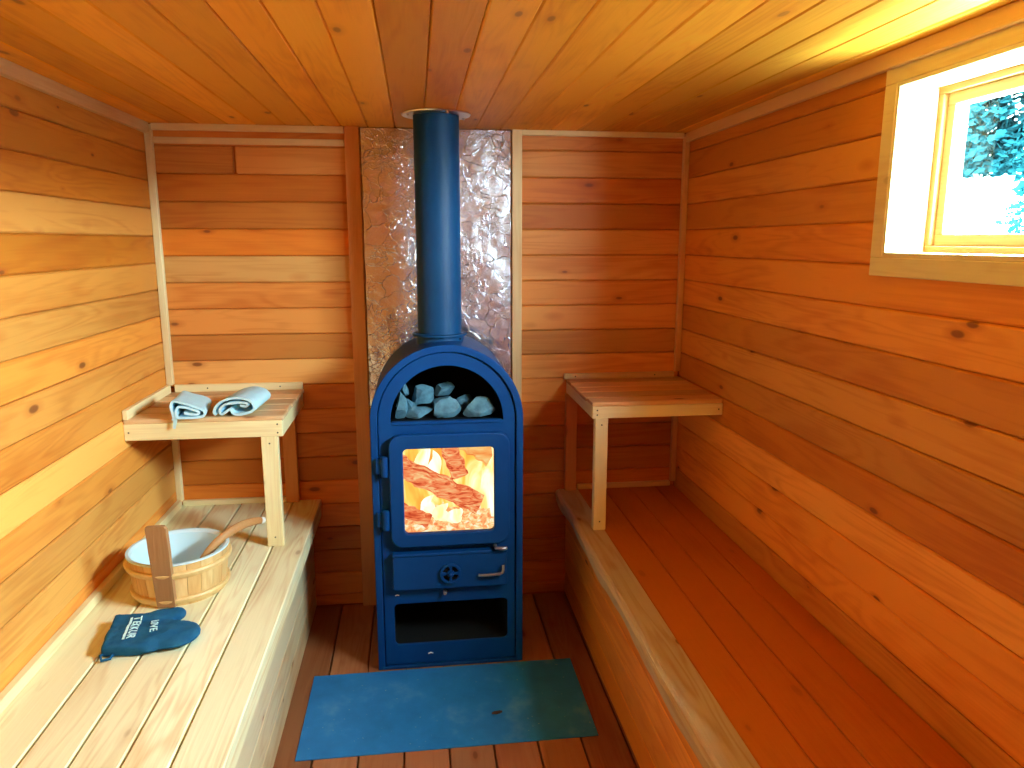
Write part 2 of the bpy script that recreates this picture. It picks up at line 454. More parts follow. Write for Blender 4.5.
# wall behind the camera
bm = bmesh.new()
for k in range(20):
    box(bm, XL, XR, YF-.02, YF-random.uniform(0, .002), k*STEP+T, min((k+1)*STEP, ZC)-T, .003, tint=random.uniform(.1, .6)) if k*STEP < ZC-.01 else None
box(bm, XL-.15, X2, YF-.12, YF-.016, -.05, ZC+.05, 0, tint=0)
tag(link('wall_front', bm, M['wall_x']), kind='structure')

# ceiling boards running to the back wall
bm = bmesh.new()
box(bm, XL-.15, X2, YF-.1, YB+.15, ZC+.014, ZC+.10, 0, tint=0)
xs = [-1.02, -.925, -.82, -.712, -.605, -.495, -.385, -.28, -.176, -.069, .043, .151, .253, .356, .462, .567, .672, .777, .882, .987, 1.092, 1.155]
for i, (a, b) in enumerate(zip(xs, xs[1:])):
    box(bm, a+T, b-T, YF, YB, ZC+random.uniform(0, .0015), ZC+.018, .0035, tint=random.uniform(.15, .55) if a < .2 else random.uniform(.4, .8))
tag(link('ceiling', bm, M['ceil']), kind='structure')

# floor boards with open joints
bm = bmesh.new()
box(bm, XL-.15, X2, YF-.1, YB+.15, -.12, -.03, 0, tint=0, rnd=.2)
x = -.358 - .144*5
while x < XR:
    box(bm, max(x+.003, XL), min(x+.141, XR), YF, YB, -.03, -random.uniform(0, .001), .003, tint=random.uniform(.15, .8))
    x += .1435
tag(link('floor', bm, M['floor']), kind='structure')

# ---------------------------------------------------------------- trims
tn = [0]
def trim(x0, x1, y0, y1, z0, z1, mat, tint=.8, bev=.002):
    tn[0] += 1
    bm = bmesh.new(); box(bm, x0, x1, y0, y1, z0, z1, bev, tint=tint)
    return tag(link('trim_%d' % tn[0], bm, mat), kind='structure')
trim(XL+.026, -.27, YB-.022, YB, 2.020, ZC, M['trim_x'], .55)                 # strip under the ceiling, left of the flue
trim(XL+.026, -.27, YB-.018, YB, 1.971, 1.995, M['trim_x'], .5)
trim(.443, 1.130, YB-.022, YB, 2.024, ZC, M['trim_x'], .75)
trim(XL, XL+.026, YB-.026, YB, 1.022, 2.040, M['trim_z'], .95)                # left corner batten
trim(1.131, XR, YB-.024, YB, 1.032, 2.040, M['trim_z'], .42)                  # right corner batten
trim(XL, XL+.024, YB-.026, YB, .522, .912, M['trim_z'], .9)
trim(1.131, XR, YB-.024, YB, .522, .938, M['trim_z'], .25)
trim(-.268, -.210, YB-.026, YB, 0, ZC, M['trim_z'], .12)                      # board left of the foil
trim(.402, .443, YB-.026, YB, 0, ZC, M['trim_z'], .62)                        # batten right of the foil
trim(XL, XL+.02, YF, YB-.026, 2.006, ZC, M['trim_y'], .22)
trim(XR-.02, XR, YF, YB-.024, 2.006, ZC, M['trim_y'], .15)
trim(XL, XL+.022, YF, YB-.026, BZ, BZ+.030, M['trim_y'], .95)                 # strip where left bench meets wall
trim(XL+.022, -.575, YB-.02, YB, BZ, BZ+.022, M['trim_x'], .9)
trim(.70, 1.131, YB-.02, YB, BZ, BZ+.022, M['trim_x'], .15)

# ---------------------------------------------------------------- window
win = empty('window_1', (XR, (WY0+WY1)/2, WZ0)); tag(win, kind='structure')
C = .052
bm = bmesh.new()
x0, x1 = XR-.007, XR
box(bm, x0, x1, WY0-C, WY1+C-.009, WZ1-.002, WZ1+C, .002, tint=.7)
box(bm, x0, x1, WY0-C, WY1+C-.009, WZ0-C+.006, WZ0, .002, tint=.85)
box(bm, x0, x1, WY1-.004, WY1+C-.009, WZ0, WZ1-.002, .002, tint=.75)
box(bm, x0, x1, WY0-C, WY0+.004, WZ0, WZ1-.002, .002, tint=.75)
link('casing', bm, M['trim_y'], win)
j = .012
bm = bmesh.new()
for a, b, c, d in ((WY0, WY1, WZ0, WZ0+j), (WY0, WY1, WZ1-j, WZ1), (WY0, WY0+j, WZ0+j, WZ1-j), (WY1-j, WY1, WZ0+j, WZ1-j)):
    box(bm, XR-.005, XR+.10, a, b, c, d, .0015, tint=.95)
link('jamb_lining', bm, M['trim_y'], win)
def ring(name, x0, x1, m0, m1, mat, tint, par=win):
    bm = bmesh.new()
    y0, y1, z0, z1 = WY0+m0, WY1-m0, WZ0+m0, WZ1-m0; w = m1-m0
    box(bm, x0, x1, y0, y1, z0, z0+w, .002, tint=tint); box(bm, x0, x1, y0, y1, z1-w, z1, .002, tint=tint)
    box(bm, x0, x1, y0, y0+w, z0+w, z1-w, .002, tint=tint); box(bm, x0, x1, y1-w, y1, z0+w, z1-w, .002, tint=tint)
    return link(name, bm, mat, par)
ring('window_frame', XR+.10, XR+.155, 0, .028, M['trim_y'], .15)
sash = ring('sash', XR+.112, XR+.148, .028, .056, M['trim_y'], .85)
bm = bmesh.new(); box(bm, XR+.128, XR+.132, WY0+.05, WY1-.05, WZ0+.05, WZ1-.05, 0)
link('pane', bm, M['glass'], sash)
bm = bmesh.new()
for a, b, c, d in ((WY0, WY1, WZ0, WZ0+j), (WY0, WY1, WZ1-j, WZ1), (WY0, WY0+j, WZ0+j, WZ1-j), (WY1-j, WY1, WZ0+j, WZ1-j)):
    box(bm, XR+.155, X2+.012, a, b, c, d, .0015, tint=1.0)
link('outer_reveal', bm, M['trim_y'], win)

# ---------------------------------------------------------------- benches
lb = empty('sauna_bench', (-.73, 1.3, 0))
tag(lb, 'pale pine sauna bench along the left wall, carrying the bucket and blue mitt', 'bench')
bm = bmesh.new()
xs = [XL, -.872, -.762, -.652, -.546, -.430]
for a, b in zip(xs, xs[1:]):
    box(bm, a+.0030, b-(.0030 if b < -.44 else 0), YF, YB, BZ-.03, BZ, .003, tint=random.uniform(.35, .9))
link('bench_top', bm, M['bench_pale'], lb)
bm = bmesh.new(); box(bm, -.452, -.432, YF, YB, BZ-.075, BZ-.0305, .003, tint=.35)
link('edge_rail', bm, M['bench_pale'], lb)
bm = bmesh.new()
for k in range(4):
    box(bm, -.492, -.474, YF, YB, k*.109, (k+1)*.109-T, .003, tint=(.2, .45, .8, .4)[k])
link('front_panel', bm, M['panel_pale'], lb)

rb = empty('sauna_bench', (.88, 1.3, 0))
tag(rb, 'pine sauna bench along the right wall below the window, shade put into its orange colour', 'bench')
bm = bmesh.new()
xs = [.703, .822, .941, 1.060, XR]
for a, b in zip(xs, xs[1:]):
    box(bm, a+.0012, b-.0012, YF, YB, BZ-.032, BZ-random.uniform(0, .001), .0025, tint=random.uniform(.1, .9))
link('bench_top', bm, M['bench_shaded'], rb)
# the front board has an uneven waney edge
bm = bmesh.new()
n = 90; lr, lt = lay(bm); prev = None
for i in range(n+1):
    y = YF + (YB-YF)*i/n
    w = .006*noise.noise(Vector((0, y*3.1, 1.3))) + .003*noise.noise(Vector((5, y*11, 0)))
    lo = .008*noise.noise(Vector((9, y*4.1, 2)))
    sec = [(.702, BZ-.055), (.702, BZ), (.618+w, BZ), (.608+w, BZ-.004), (.602+w, BZ-.014), (.606+w+lo, BZ-.050+lo), (.612+w+lo, BZ-.055+lo)]
    rgv = [bm.verts.new((a, y, b)) for a, b in sec]
    if prev:
        for k in range(len(sec)):
            k2 = (k+1) % len(sec)
            f = bm.faces.new((prev[k], prev[k2], rgv[k2], rgv[k])); f[lr] = .37; f[lt] = .5
    else: bm.faces.new(rgv)
    prev = rgv
bm.faces.new(prev)
tag(link('front_board', bm, M['nosing'], rb), label='uneven-edged front board, cool light put into its grey')
bm = bmesh.new()
for k in range(4):
    box(bm, .650, .668, YF, YB, k*.110, (k+1)*.110-T, .003, tint=(.1, .25, .4, .3)[k])
link('front_panel', bm, M['wall_y'], rb)

# ---------------------------------------------------------------- corner shelves
def screw(parent, x, y, z, r=.0032):
    bm = bmesh.new()
    b = bmesh.new(); bmesh.ops.create_cone(b, cap_ends=True, segments=10, radius1=r, radius2=r*.7, depth=.002)
    b.transform(Matrix.Translation((x, y, z)) @ Matrix.Rotation(PI/2, 4, 'X'))
    join(bm, b)
    return link('screw', bm, M['screw'], parent)

def shelf(label, xa, xb, leg0, leg1, zf0, zf1, zs, side, tin, ledger, back):
    """xa..xb width; the wall is on `side` (-1 left, 1 right)"""
    r = empty('corner_shelf', ((xa+xb)/2, 2.9, BZ)); tag(r, label, 'shelf')
    bm = bmesh.new()
    ys = [2.652, 2.752, 2.852, 2.952, 3.052, 3.150]
    for i, (a, b) in enumerate(zip(ys, ys[1:])):
        e = random.uniform(-.004, .004)
        x0, x1 = (xa, xb+.004+e) if side < 0 else (xa-.004+e, xb)
        box(bm, x0, x1, a+(.002 if i else 0), b-.006, zf1, zs, .003, tint=random.uniform(.3, .9) if side < 0 else random.uniform(.2, .5))
    link('slats', bm, M['slat'], r)
    bm = bmesh.new(); box(bm, xa, xb, 2.650, 2.670, zf0, zf1, .002, tint=tin)
    fa = link('fascia', bm, M['trim_x'], r)
    ends = [(xb-.018 if side < 0 else xa+.018)]
    for e in ends:
        screw(fa, e, 2.6492, zf0+.014); screw(fa, e, 2.6492, zf1-.014)
    screw(fa, (xa+.016 if side < 0 else xb-.016), 2.6492, (zf0+zf1)/2)
    bm = bmesh.new()
    sx = (xb-.018, xb) if side < 0 else (xa, xa+.018)
    box(bm, sx[0], sx[1], 2.670, 3.15, zf0, zf1, .002, tint=tin*.8)
    link('side_rail', bm, M['trim_y'], r)
    bm = bmesh.new(); box(bm, leg0, leg1, 2.6505, 2.682, BZ, zf0, .002, tint=tin)
    lg = link('leg', bm, M['trim_z'], r)
    screw(lg, (leg0+leg1)/2, 2.6498, BZ+.035); screw(lg, (leg0+leg1)/2, 2.6498, zf0-.025)
    bm = bmesh.new(); box(bm, back[0], back[1], YB-.03, YB, BZ, zf0, .002, tint=.12)
    link('leg', bm, M['trim_z'], r)
    bm = bmesh.new(); box(bm, ledger[0], ledger[1], YB-.018, YB, zs, ledger[2], .002, tint=ledger[3])
    le = link('ledger', bm, M['trim_x'], r)
    screw(le, ledger[0]+.13 if side < 0 else ledger[0]+.05, YB-.019, (zs+ledger[2])/2)
    screw(le, ledger[1]-.09, YB-.019, (zs+ledger[2])/2)
    if side < 0:
        bm = bmesh.new(); box(bm, xa, xa+.018, 2.650, YB-.028, zs, zs+.034, .002, tint=.9)
        link('wall_strip', bm, M['trim_y'], r)
    return r
shelf('small slatted corner shelf on the left bench, with two folded towels on it', XL, -.484, -.562, -.504, .915, .974, .990, -1, .97, (XL+.028, -.482, 1.020, .8), (-.573, -.519))
shelf('small empty slatted corner shelf on the right bench', .645, XR, .657, .706, .944, .990, 1.006, 1, .92, (.632, 1.130, 1.030, .55), (.640, .690))

# ---------------------------------------------------------------- foil sheet behind the stove
bm = bmesh.new()
nx, nz_ = 46, 150
g = [[None]*(nz_+1) for _ in range(nx+1)]
for i in range(nx+1):
    for k in range(nz_+1):
        x = -.206 + .604*i/nx; z = .002 + 2.040*k/nz_
        v = Vector((x*7, z*7, 0))
        d = .0035*noise.noise(v) + .0025*abs(noise.noise(v*2.7)) + .0012*noise.noise(v*7)
        g[i][k] = bm.verts.new((x + (.002*noise.noise(Vector((0, z*14, 3))) if i in (0, nx) else 0), YB-.011-d*1.3, z))
for i in range(nx):
    for k in range(nz_):
        bm.faces.new((g[i][k], g[i+1][k], g[i+1][k+1], g[i][k+1]))
back = {}
bd = [(i, 0) for i in range(nx+1)] + [(nx, k) for k in range(1, nz_+1)] + [(i, nz_) for i in range(nx-1, -1, -1)] + [(0, k) for k in range(nz_-1, 0, -1)]
bv = [bm.verts.new((g[i][k].co.x, YB-.001, g[i][k].co.z)) for i, k in bd]
for q in range(len(bd)):
    a, b = bd[q], bd[(q+1) % len(bd)]
    bm.faces.new((g[a[0]][a[1]], bv[q], bv[(q+1) % len(bd)], g[b[0]][b[1]]))
foil = link('foil_sheet', bm, M['foil'], smooth=True, angle=60)
tag(foil, 'crinkled silver foil sheet on the back wall behind the stove pipe', 'foil')

# ---------------------------------------------------------------- the stove
CX = .100
st = empty('wood_stove', (CX, 2.8, 0))
tag(st, 'tall arched dark steel wood-burning stove, skylight blue put into its colour, with stones on top and a lit fire window', 'stove')
YS = 2.60         # front of the outer rim
R = .274; ZA = .965
# outer shell: arch outline pushed back
bm = bmesh.new()
out, inn = archpts(CX, R, ZA, 0.0), archpts(CX, R-.006, ZA, 0.006)
def strip(bm, loop, y0, y1, flip=False, closed=True):
    a = [bm.verts.new((x, y0, z)) for x, z in loop]; b = [bm.verts.new((x, y1, z)) for x, z in loop]
    n = len(loop)
    for k in range(n if closed else n-1):
        k2 = (k+1) % n
        bm.faces.new((a[k], a[k2], b[k2], b[k]))
    return a, b
a, b = strip(bm, out, YS+.02, 3.0); c, d = strip(bm, inn, YS+.02, 2.99)
for k in range(len(out)):
    k2 = (k+1) % len(out)
    bm.faces.new((a[k], a[k2], c[k2], c[k]))
bm.faces.new(b); bm.faces.new(d[::-1])
link('body', bm, M['stove'], st, smooth=True)
# rim and front plate
bm = bmesh.new(); plate(bm, [archpts(CX, R+.001, ZA, 0.0, 48), archpts(CX, R-.024, ZA, 0.012, 48)], YS, YS+.022, .003)
link('rim', bm, M['stove'], st, smooth=True)
FIRE = (-.062, .268, .515, .868)
SLOT = (-.110, .318, .096, .262)
cav_r = .203
cav = [(CX+cav_r*math.cos(PI*k/40), .962+cav_r*math.sin(PI*k/40)) for k in range(41)]
bm = bmesh.new()
plate(bm, [archpts(CX, R-.027, ZA, 0.015, 48), cav, rrect(FIRE[0]-.01, FIRE[1]+.01, FIRE[2]-.0, FIRE[3]+.01, .02), rrect(*SLOT, .018)], YS+.010, YS+.020, .002)
link('front_plate', bm, M['stove'], st, smooth=True)
# stone tray: dark recess
bm = bmesh.new()
y0, y1 = YS+.019, 2.90
cv2 = [(CX+(cav_r+.004)*math.cos(PI*k/40), .958+(cav_r+.004)*math.sin(PI*k/40)) for k in range(41)]
a, b = strip(bm, cv2, y0, y1); bm.faces.new(b)
link('stone_tray', bm, M['soot'], st)
# fire box
bm = bmesh.new()
fx0, fx1, fz0, fz1 = -.10, .30, .492, .905
a, b = strip(bm, [(fx0, fz0), (fx1, fz0), (fx1, fz1), (fx0, fz1)], YS+.019, 2.93); bm.faces.new(b)
link('firebox_lining', bm, M['soot'], st)
# wood store below
bm = bmesh.new()
a, b = strip(bm, rrect(SLOT[0]-.002, SLOT[1]+.002, SLOT[2]-.002, SLOT[3]+.002, .018), YS+.019, 2.93); bm.faces.new(b)
link('log_compartment', bm, M['soot'], st)
# lip below the stones
bm = bmesh.new(); box(bm, CX-cav_r+.004, CX+cav_r-.004, YS+.006, YS+.03, .952, .963, .002)
link('tray_lip', bm, M['stove'], st)
# door
bm = bmesh.new()
plate(bm, [rrect(-.112, .322, .498, .922, .045), rrect(-.062, .266, .548, .870, .016)], YS-.022, YS+.006, .005, 3)
door = link('door', bm, M['stove'], st, smooth=True)
bm = bmesh.new(); plate(bm, [rrect(-.066, .270, .544, .874, .016)], YS-.010, YS-.006, .0005)
link('door_glass', bm, M['doorglass'], door)
bm = bmesh.new(); tube(bm, [(.268, YS-.012, .488), (.270, YS-.036, .486), (.300, YS-.040, .484), (.310, YS-.036, .485)], [.007, .007, .008, .006], 12)
tag(link('door_latch', bm, M['iron'], door, smooth=True), label='bare steel latch')
for z in (.808, .606):
    bm = bmesh.new()
    b = bmesh.new(); bmesh.ops.create_cone(b, cap_ends=True, segments=20, radius1=.0125, radius2=.0125, depth=.075)
    bmesh.ops.bevel(b, geom=[e for e in b.edges if abs(e.verts[0].co.z-e.verts[1].co.z) < 1e-5], offset=.003, segments=2, affect='EDGES')
    b.transform(Matrix.Translation((-.128, YS-.020, z))); join(bm, b)
    box(bm, -.160, -.128, YS-.016, YS+.002, z-.028, z+.028, .003)
    link('hinge', bm, M['stove'], door, smooth=True)
# ash drawer
bm = bmesh.new(); plate(bm, [rrect(-.110, .312, .330, .462, .010)], YS-.022, YS+.008, .004)
box(bm, -.112, .316, YS-.026, YS+.004, .462, .474, .003)
dr = link('ash_drawer', bm, M['stove'], st, smooth=True)
bm = bmesh.new()
wx, wz = .101, .392
cir = lambda r, n=32, cx=wx, cz=wz: [(cx+r*math.cos(2*PI*k/n), cz+r*math.sin(2*PI*k/n)) for k in range(n)]
def wedge(a0, a1, r0, r1):
    n = 8
    return [(wx+r1*math.cos(a0+(a1-a0)*k/n), wz+r1*math.sin(a0+(a1-a0)*k/n)) for k in range(n+1)] + \
           [(wx+r0*math.cos(a1-(a1-a0)*k/n), wz+r0*math.sin(a1-(a1-a0)*k/n)) for k in range(n+1)]
plate(bm, [cir(.040)] + [wedge(a+.22, a+1.35, .014, .030) for a in (PI/4-.79, PI/4+.79, PI/4+2.36, PI/4+3.93)], YS-.034, YS-.024, .002)
aw = link('air_wheel', bm, M['stove'], dr, smooth=True)
bm = bmesh.new(); b = bmesh.new(); bmesh.ops.create_uvsphere(b, u_segments=16, v_segments=10, radius=.010)
b.transform(Matrix.Translation((wx, YS-.038, wz))); join(bm, b); link('knob', bm, M['stove'], aw, smooth=True)
bm = bmesh.new(); plate(bm, [wedge(0, 2*PI*.999, .001, .032)], YS-.0235, YS-.0222, .0003); link('air_opening', bm, M['soot'], aw)
bm = bmesh.new(); tube(bm, [(.205, YS-.030, .380), (.235, YS-.040, .382), (.285, YS-.042, .386), (.293, YS-.042, .390), (.296, YS-.040, .400), (.296, YS-.034, .416)], .0055, 12)
link('drawer_handle', bm, M['iron'], dr, smooth=True)
bm = bmesh.new(); tube(bm, [(.080, YS+.012, .306), (.080, YS-.012, .306), (.080, YS-.016, .306)], [.007, .007, .004], 12)
link('knob', bm, M['iron'], st, smooth=True)
for px, pz, s in ((-.098, .297, .007), (.022, .052, .009)):
    bm = bmesh.new(); tube(bm, [(px-s, YS+.0095, pz), (px, YS+.0085, pz+s*.5), (px+s, YS+.0095, pz+s*.1)], s*.28, 8)
    tag(link('paint_chip', bm, M['white'], st), label='pale chipped spot')

# fire: flames, coals
fl = bmesh.new()
def flame(cx, cy, z0, h, w, lean=0, ph=0):
    n = 12
    pts, rd = [], []
    for i in range(n+1):
        t = i/n
        pts.append((cx + lean*t*t + .012*math.sin(t*7+ph)*t, cy + .006*math.sin(t*5+ph), z0 + h*t))
        rd.append(w*(math.sin(PI*min(1, (t*.82+.18)))**.8)*(1-.35*t) + .001)
    tube(fl, pts, rd, 14, squash=(1, .45))
for a in [(-.075, 2.86, .50, .39, .040, .01, 0), (-.02, 2.83, .52, .37, .045, -.02, 1), (.05, 2.88, .52, .37, .05, .02, 2.2),
          (.13, 2.86, .52, .36, .05, .03, 3), (.20, 2.88, .50, .38, .05, .0, 4), (.265, 2.84, .50, .38, .035, .01, 5), (.01, 2.90, .5, .39, .06, .0, 2), (.24, 2.90, .5, .38, .05, -.03, 2.5),
          (.16, 2.91, .5, .38, .05, .0, 1.5), (.045, 2.915, .5, .395, .05, .01, .7), (.10, 2.92, .5, .395, .05, -.01, 1.7), (-.02, 2.92, .5, .395, .05, .0, 2.7), (.20, 2.92, .5, .395, .05, .02, 3.7), (-.06, 2.91, .5, .38, .05, .0, .5)]:
    flame(*a)
tag(link('flames', fl, M['flame'], smooth=True), 'yellow flames rising behind the logs inside the stove window', 'fire', kind='stuff')
fl = bmesh.new()
for a in [(.02, 2.76, .545, .09, .032, .02, 0), (.07, 2.74, .535, .07, .034, .02, 1), (.125, 2.73, .53, .055, .034, .02, 2), (.283, 2.75, .54, .30, .020, -.005, 3), (.0, 2.80, .69, .17, .03, .03, 3.4), (.05, 2.80, .68, .12, .03, .01, 3.4)]:
    flame(*a)
tag(link('flame_tongues', fl, M['flame_core'], smooth=True), 'white-hot flame tongues between the burning logs', 'fire', kind='stuff')
# coals
bm = bmesh.new()
nn = 40
gg = [[bm.verts.new((-.098+.396*i/nn, 2.655+.26*k/nn, .512 + .022*noise.noise(Vector((i*.35, k*.35, 0))) + .05*(k/nn))) for k in range(nn+1)] for i in range(nn+1)]
for i in range(nn):
    for k in range(nn): bm.faces.new((gg[i][k], gg[i+1][k], gg[i+1][k+1], gg[i][k+1]))
ext = bmesh.ops.extrude_face_region(bm, geom=bm.faces[:])
for v in ext['geom']:
    if isinstance(v, bmesh.types.BMVert): v.co.z = .4945
tag(link('ember_bed', bm, M['coals'], smooth=True), 'bed of glowing orange embers at the bottom of the fire', 'embers', kind='stuff')
def log(label, p0, p1, r, seed):
    bm = bmesh.new()
    p0, p1 = Vector(p0), Vector(p1)
    n = 22
    tube(bm, [p0.lerp(p1, i/n) for i in range(n+1)], [r*(.93+.07*math.sin(i*1.1+seed)) for i in range(n+1)], 20)
    for v in bm.verts:
        q = v.co*32 + Vector((seed*5, 0, 0))
        c = p0.lerp(p1, max(0, min(1, (v.co-p0).dot(p1-p0)/(p1-p0).length_squared)))
        d = v.co-c
        if d.length > 1e-4: v.co += d.normalized()*(.006*noise.noise(q)+.003*noise.noise(q*2.5))
    return tag(link('firewood_log', bm, M['ember'], smooth=True), label, 'log', 'burning logs in the stove')
log('long glowing log lying slanted across the middle of the fire window', (-.088, 2.74, .765), (.222, 2.70, .610), .043, 1)
log('steep red glowing log leaning from the top of the fire window', (.085, 2.80, .892), (.150, 2.78, .700), .036, 2)
log('paler orange log at the upper right of the fire window', (.150, 2.875, .830), (.280, 2.83, .755), .038, 3).data.materials[0] = M['ember_light']
log('short glowing log lying low at the left of the fire window', (-.088, 2.69, .612), (.030, 2.675, .560), .028, 4)

# stones
STN = [('tall stone at the left end of the stove stones', -.062, 2.665, .963, .024, .020, .046, 1),
       ('wide speckled stone second from left in the front row of the stove', -.003, 2.665, .963, .044, .024, .026, 2),
       ('broad facetted stone in the middle of the front row of the stove', .108, 2.67, .963, .050, .026, .034, 3),
       ('long low stone at the right end of the stove stones', .222, 2.67, .963, .060, .028, .034, 4),
       ('small stone perched highest at the left of the stove stones', -.056, 2.745, 1.030, .022, .020, .024, 5),
       ('angular stone in the back row between the speckled and rounded stones', .010, 2.745, .998, .036, .024, .044, 6),
       ('rounded stone resting at the back centre of the stove stones', .092, 2.75, 1.028, .034, .026, .026, 7),
       ('flat dark stone underneath the rounded stone', .092, 2.75, .963, .046, .030, .034, 8),
       ('dark stone underneath the highest small stone', -.040, 2.745, .963, .034, .026, .030, 9),
       ('stone in the back row behind the long low stone', .180, 2.75, .963, .042, .028, .036, 10)]
for lab, x, y, z, rx, ry, rz, sd in STN:
    b = bmesh.new(); bmesh.ops.create_icosphere(b, subdivisions=3, radius=1)
    rnd = random.Random(sd*13)
    planes = [(Vector((rnd.gauss(0, 1), rnd.gauss(0, 1), rnd.gauss(0, 1))).normalized(), rnd.uniform(.48, .78)) for _ in range(13)]
    for v in b.verts:
        for nrm, dd in planes:
            s = v.co.dot(nrm)
            if s > dd: v.co -= nrm*(s-dd)
        v.co += v.co.normalized()*.04*noise.noise(v.co*3+Vector((sd, 0, 0)))
        v.co.z = max(v.co.z, -.72)
    b.transform(Matrix.Rotation(rnd.uniform(-.25, .25), 4, 'Y') if sd < 0 else Matrix.Identity(4))
    zmin = min(v.co.z for v in b.verts)
    for v in b.verts: v.co = Vector((x+v.co.x*rx*1.35, y+v.co.y*ry*1.25, z+(v.co.z-zmin)*rz*1.3))
    bm = bmesh.new(); join(bm, b)
    tag(link('sauna_stone', bm, M['stone'], smooth=True, angle=22), lab, 'stone', 'stones on the stove')

# stove pipe
pp = empty('stove_pipe', (.085, 2.80, ZA+R)); tag(pp, 'thick round stove pipe, skylight blue put into its colour, rising from the stove to the ceiling', 'pipe')
bm = bmesh.new(); lathe(bm, [(.082, ZA+R+.016), (.082, ZC)], .085, 2.80, 72)
link('flue', bm, M['pipe'], pp, smooth=True)
bm = bmesh.new(); lathe(bm, [(.088, ZA+R-.075), (.088, ZA+R+.012), (.102, ZA+R+.013), (.1035, ZA+R+.017), (.102, ZA+R+.021), (.0825, ZA+R+.023)], .085, 2.80, 72)
link('collar', bm, M['pipe'], pp, smooth=True)
bm = bmesh.new(); b = bmesh.new(); bmesh.ops.create_cone(b, cap_ends=True, segments=12, radius1=.0045, radius2=.003, depth=.008)
b.transform(Matrix.Translation((.085+.088*math.sin(.95), 2.80-.088*math.cos(.95), ZA+R+.003)) @ Matrix.Rotation(.95, 4, 'Z') @ Matrix.Rotation(PI/2, 4, 'X')); join(bm, b)
link('set_screw', bm, M['soot'], pp)
bm = bmesh.new(); lathe(bm, [(.084, ZC-.001), (.084, ZC-.007), (.122, ZC-.005), (.124, ZC-.001)], .085, 2.80, 72, close=True)
for k in range(4):
    a = PI*.5*k + .35
    b = bmesh.new(); bmesh.ops.create_uvsphere(b, u_segments=10, v_segments=6, radius=.006)
    b.transform(Matrix.Translation((.085+.108*math.cos(a), 2.80+.108*math.sin(a), ZC-.007))); join(bm, b)
tag(link('ceiling_flange', bm, M['flange'], smooth=True), 'thin silver metal ring on the ceiling around the stove pipe', 'flange')

# floor sheet
bm = bmesh.new()
box(bm, -.412, .560, 2.126, 2.588, 0, .004, .0006)
tag(link('floor_sheet', bm, M['sheet']), 'blue-grey metal sheet on the floor in front of the stove', 'floor sheet')
bm = bmesh.new()
b = bmesh.new(); bmesh.ops.create_icosphere(b, subdivisions=3, radius=1)
for v in b.verts:
    v.co += v.co*.35*noise.noise(v.co*2.2)
    v.co = Vector((.241+v.co.x*.017, 2.281+v.co.y*.008+v.co.x*.002, .0075+v.co.z*.0035))
join(bm, b)
tag(link('bark_chip', bm, M['chip'], smooth=True), 'small dark bark chip lying on the metal floor sheet', 'wood chip')

# ---------------------------------------------------------------- bucket
BX, BY = -.775, 2.352
bk = empty('water_bucket', (BX, BY, BZ)); tag(bk, 'round pale wooden sauna bucket with a white liner on the left bench', 'bucket')
H0 = .136; RB, RT = .136, .151
bm = bmesh.new(); lr, lt = lay(bm)
NS = 22
for s in range(NS):
    a0, a1 = 2*PI*s/NS+.004, 2*PI*(s+1)/NS-.004
    b = bmesh.new(); q = 5; cols = []
    for k in range(q+1):
        a = a0+(a1-a0)*k/q
        cols.append([b.verts.new((BX+r*math.cos(a), BY+r*math.sin(a), z)) for r, z in ((RB, BZ), (RT, BZ+H0), (RT-.012, BZ+H0), (RB-.012, BZ))])
    for k in range(q):
        for m_ in range(4):
            b.faces.new((cols[k][m_], cols[k+1][m_], cols[k+1][(m_+1) % 4], cols[k][(m_+1) % 4]))
    b.faces.new(cols[0]); b.faces.new(cols[-1][::-1])
    join(bm, b, random.random(), random.uniform(.1, .95))
lathe(bm, [(0, BZ+.012), (RB-.012, BZ+.012), (RB-.012, BZ+.002), (0, BZ+.002)], BX, BY, 44)
link('staves', bm, M['stave'], bk, smooth=True, angle=25)
for z0 in (.010, .096):
    bm = bmesh.new()
    r0 = RB+(RT-RB)*z0/H0; r1 = RB+(RT-RB)*(z0+.020)/H0
    lathe(bm, [(r0-.001, BZ+z0), (r0+.008, BZ+z0+.001), (r0+.011, BZ+z0+.006), (r1+.011, BZ+z0+.014), (r1+.008, BZ+z0+.019), (r1-.001, BZ+z0+.020)], BX, BY, 64, close=True)
    link('hoop', bm, M['hoop'], bk, smooth=True)
bm = bmesh.new()
lathe(bm, [(RT-.001, BZ+H0), (RT+.002, BZ+H0+.002), (RT+.001, BZ+H0+.006), (RT-.008, BZ+H0+.006), (RT-.0155, BZ+H0-.002), (RB-.0155, BZ+.022), (RB-.022, BZ+.016), (0, BZ+.015)], BX, BY, 72)
link('liner', bm, M['liner'], bk, smooth=True)
# tall stave that serves as the handle
ha = math.radians(269)
bm = bmesh.new()
b = bmesh.new()
zt = BZ+.275
for_z = [(BZ+.005, .030), (BZ+.07, .031), (BZ+H0+.01, .032), (BZ+.19, .033), (zt-.008, .033), (zt, .027)]
prev = None
for z, hw in for_z:
    r = RB+(RT-RB)*(z-BZ)/H0 + .0015
    loop = []
    for s, (du, dr_) in enumerate(((-hw, .003), (-hw+.004, -.003), (hw-.004, -.003), (hw, .003), (hw-.004, .0125), (-hw+.004, .0125))):
        rr = r - .004 + dr_ - .007*0
        cxr, cyr = BX+rr*math.cos(ha), BY+rr*math.sin(ha)
        loop.append(b.verts.new((cxr - du*math.sin(ha), cyr + du*math.cos(ha), z)))
    if prev:
        for k in range(6): b.faces.new((prev[k], prev[(k+1) % 6], loop[(k+1) % 6], loop[k]))
    else: b.faces.new(loop)
    prev = loop
b.faces.new(prev)
join(bm, b, .4, .5)
link('handle', bm, M['handle_wood'], bk)

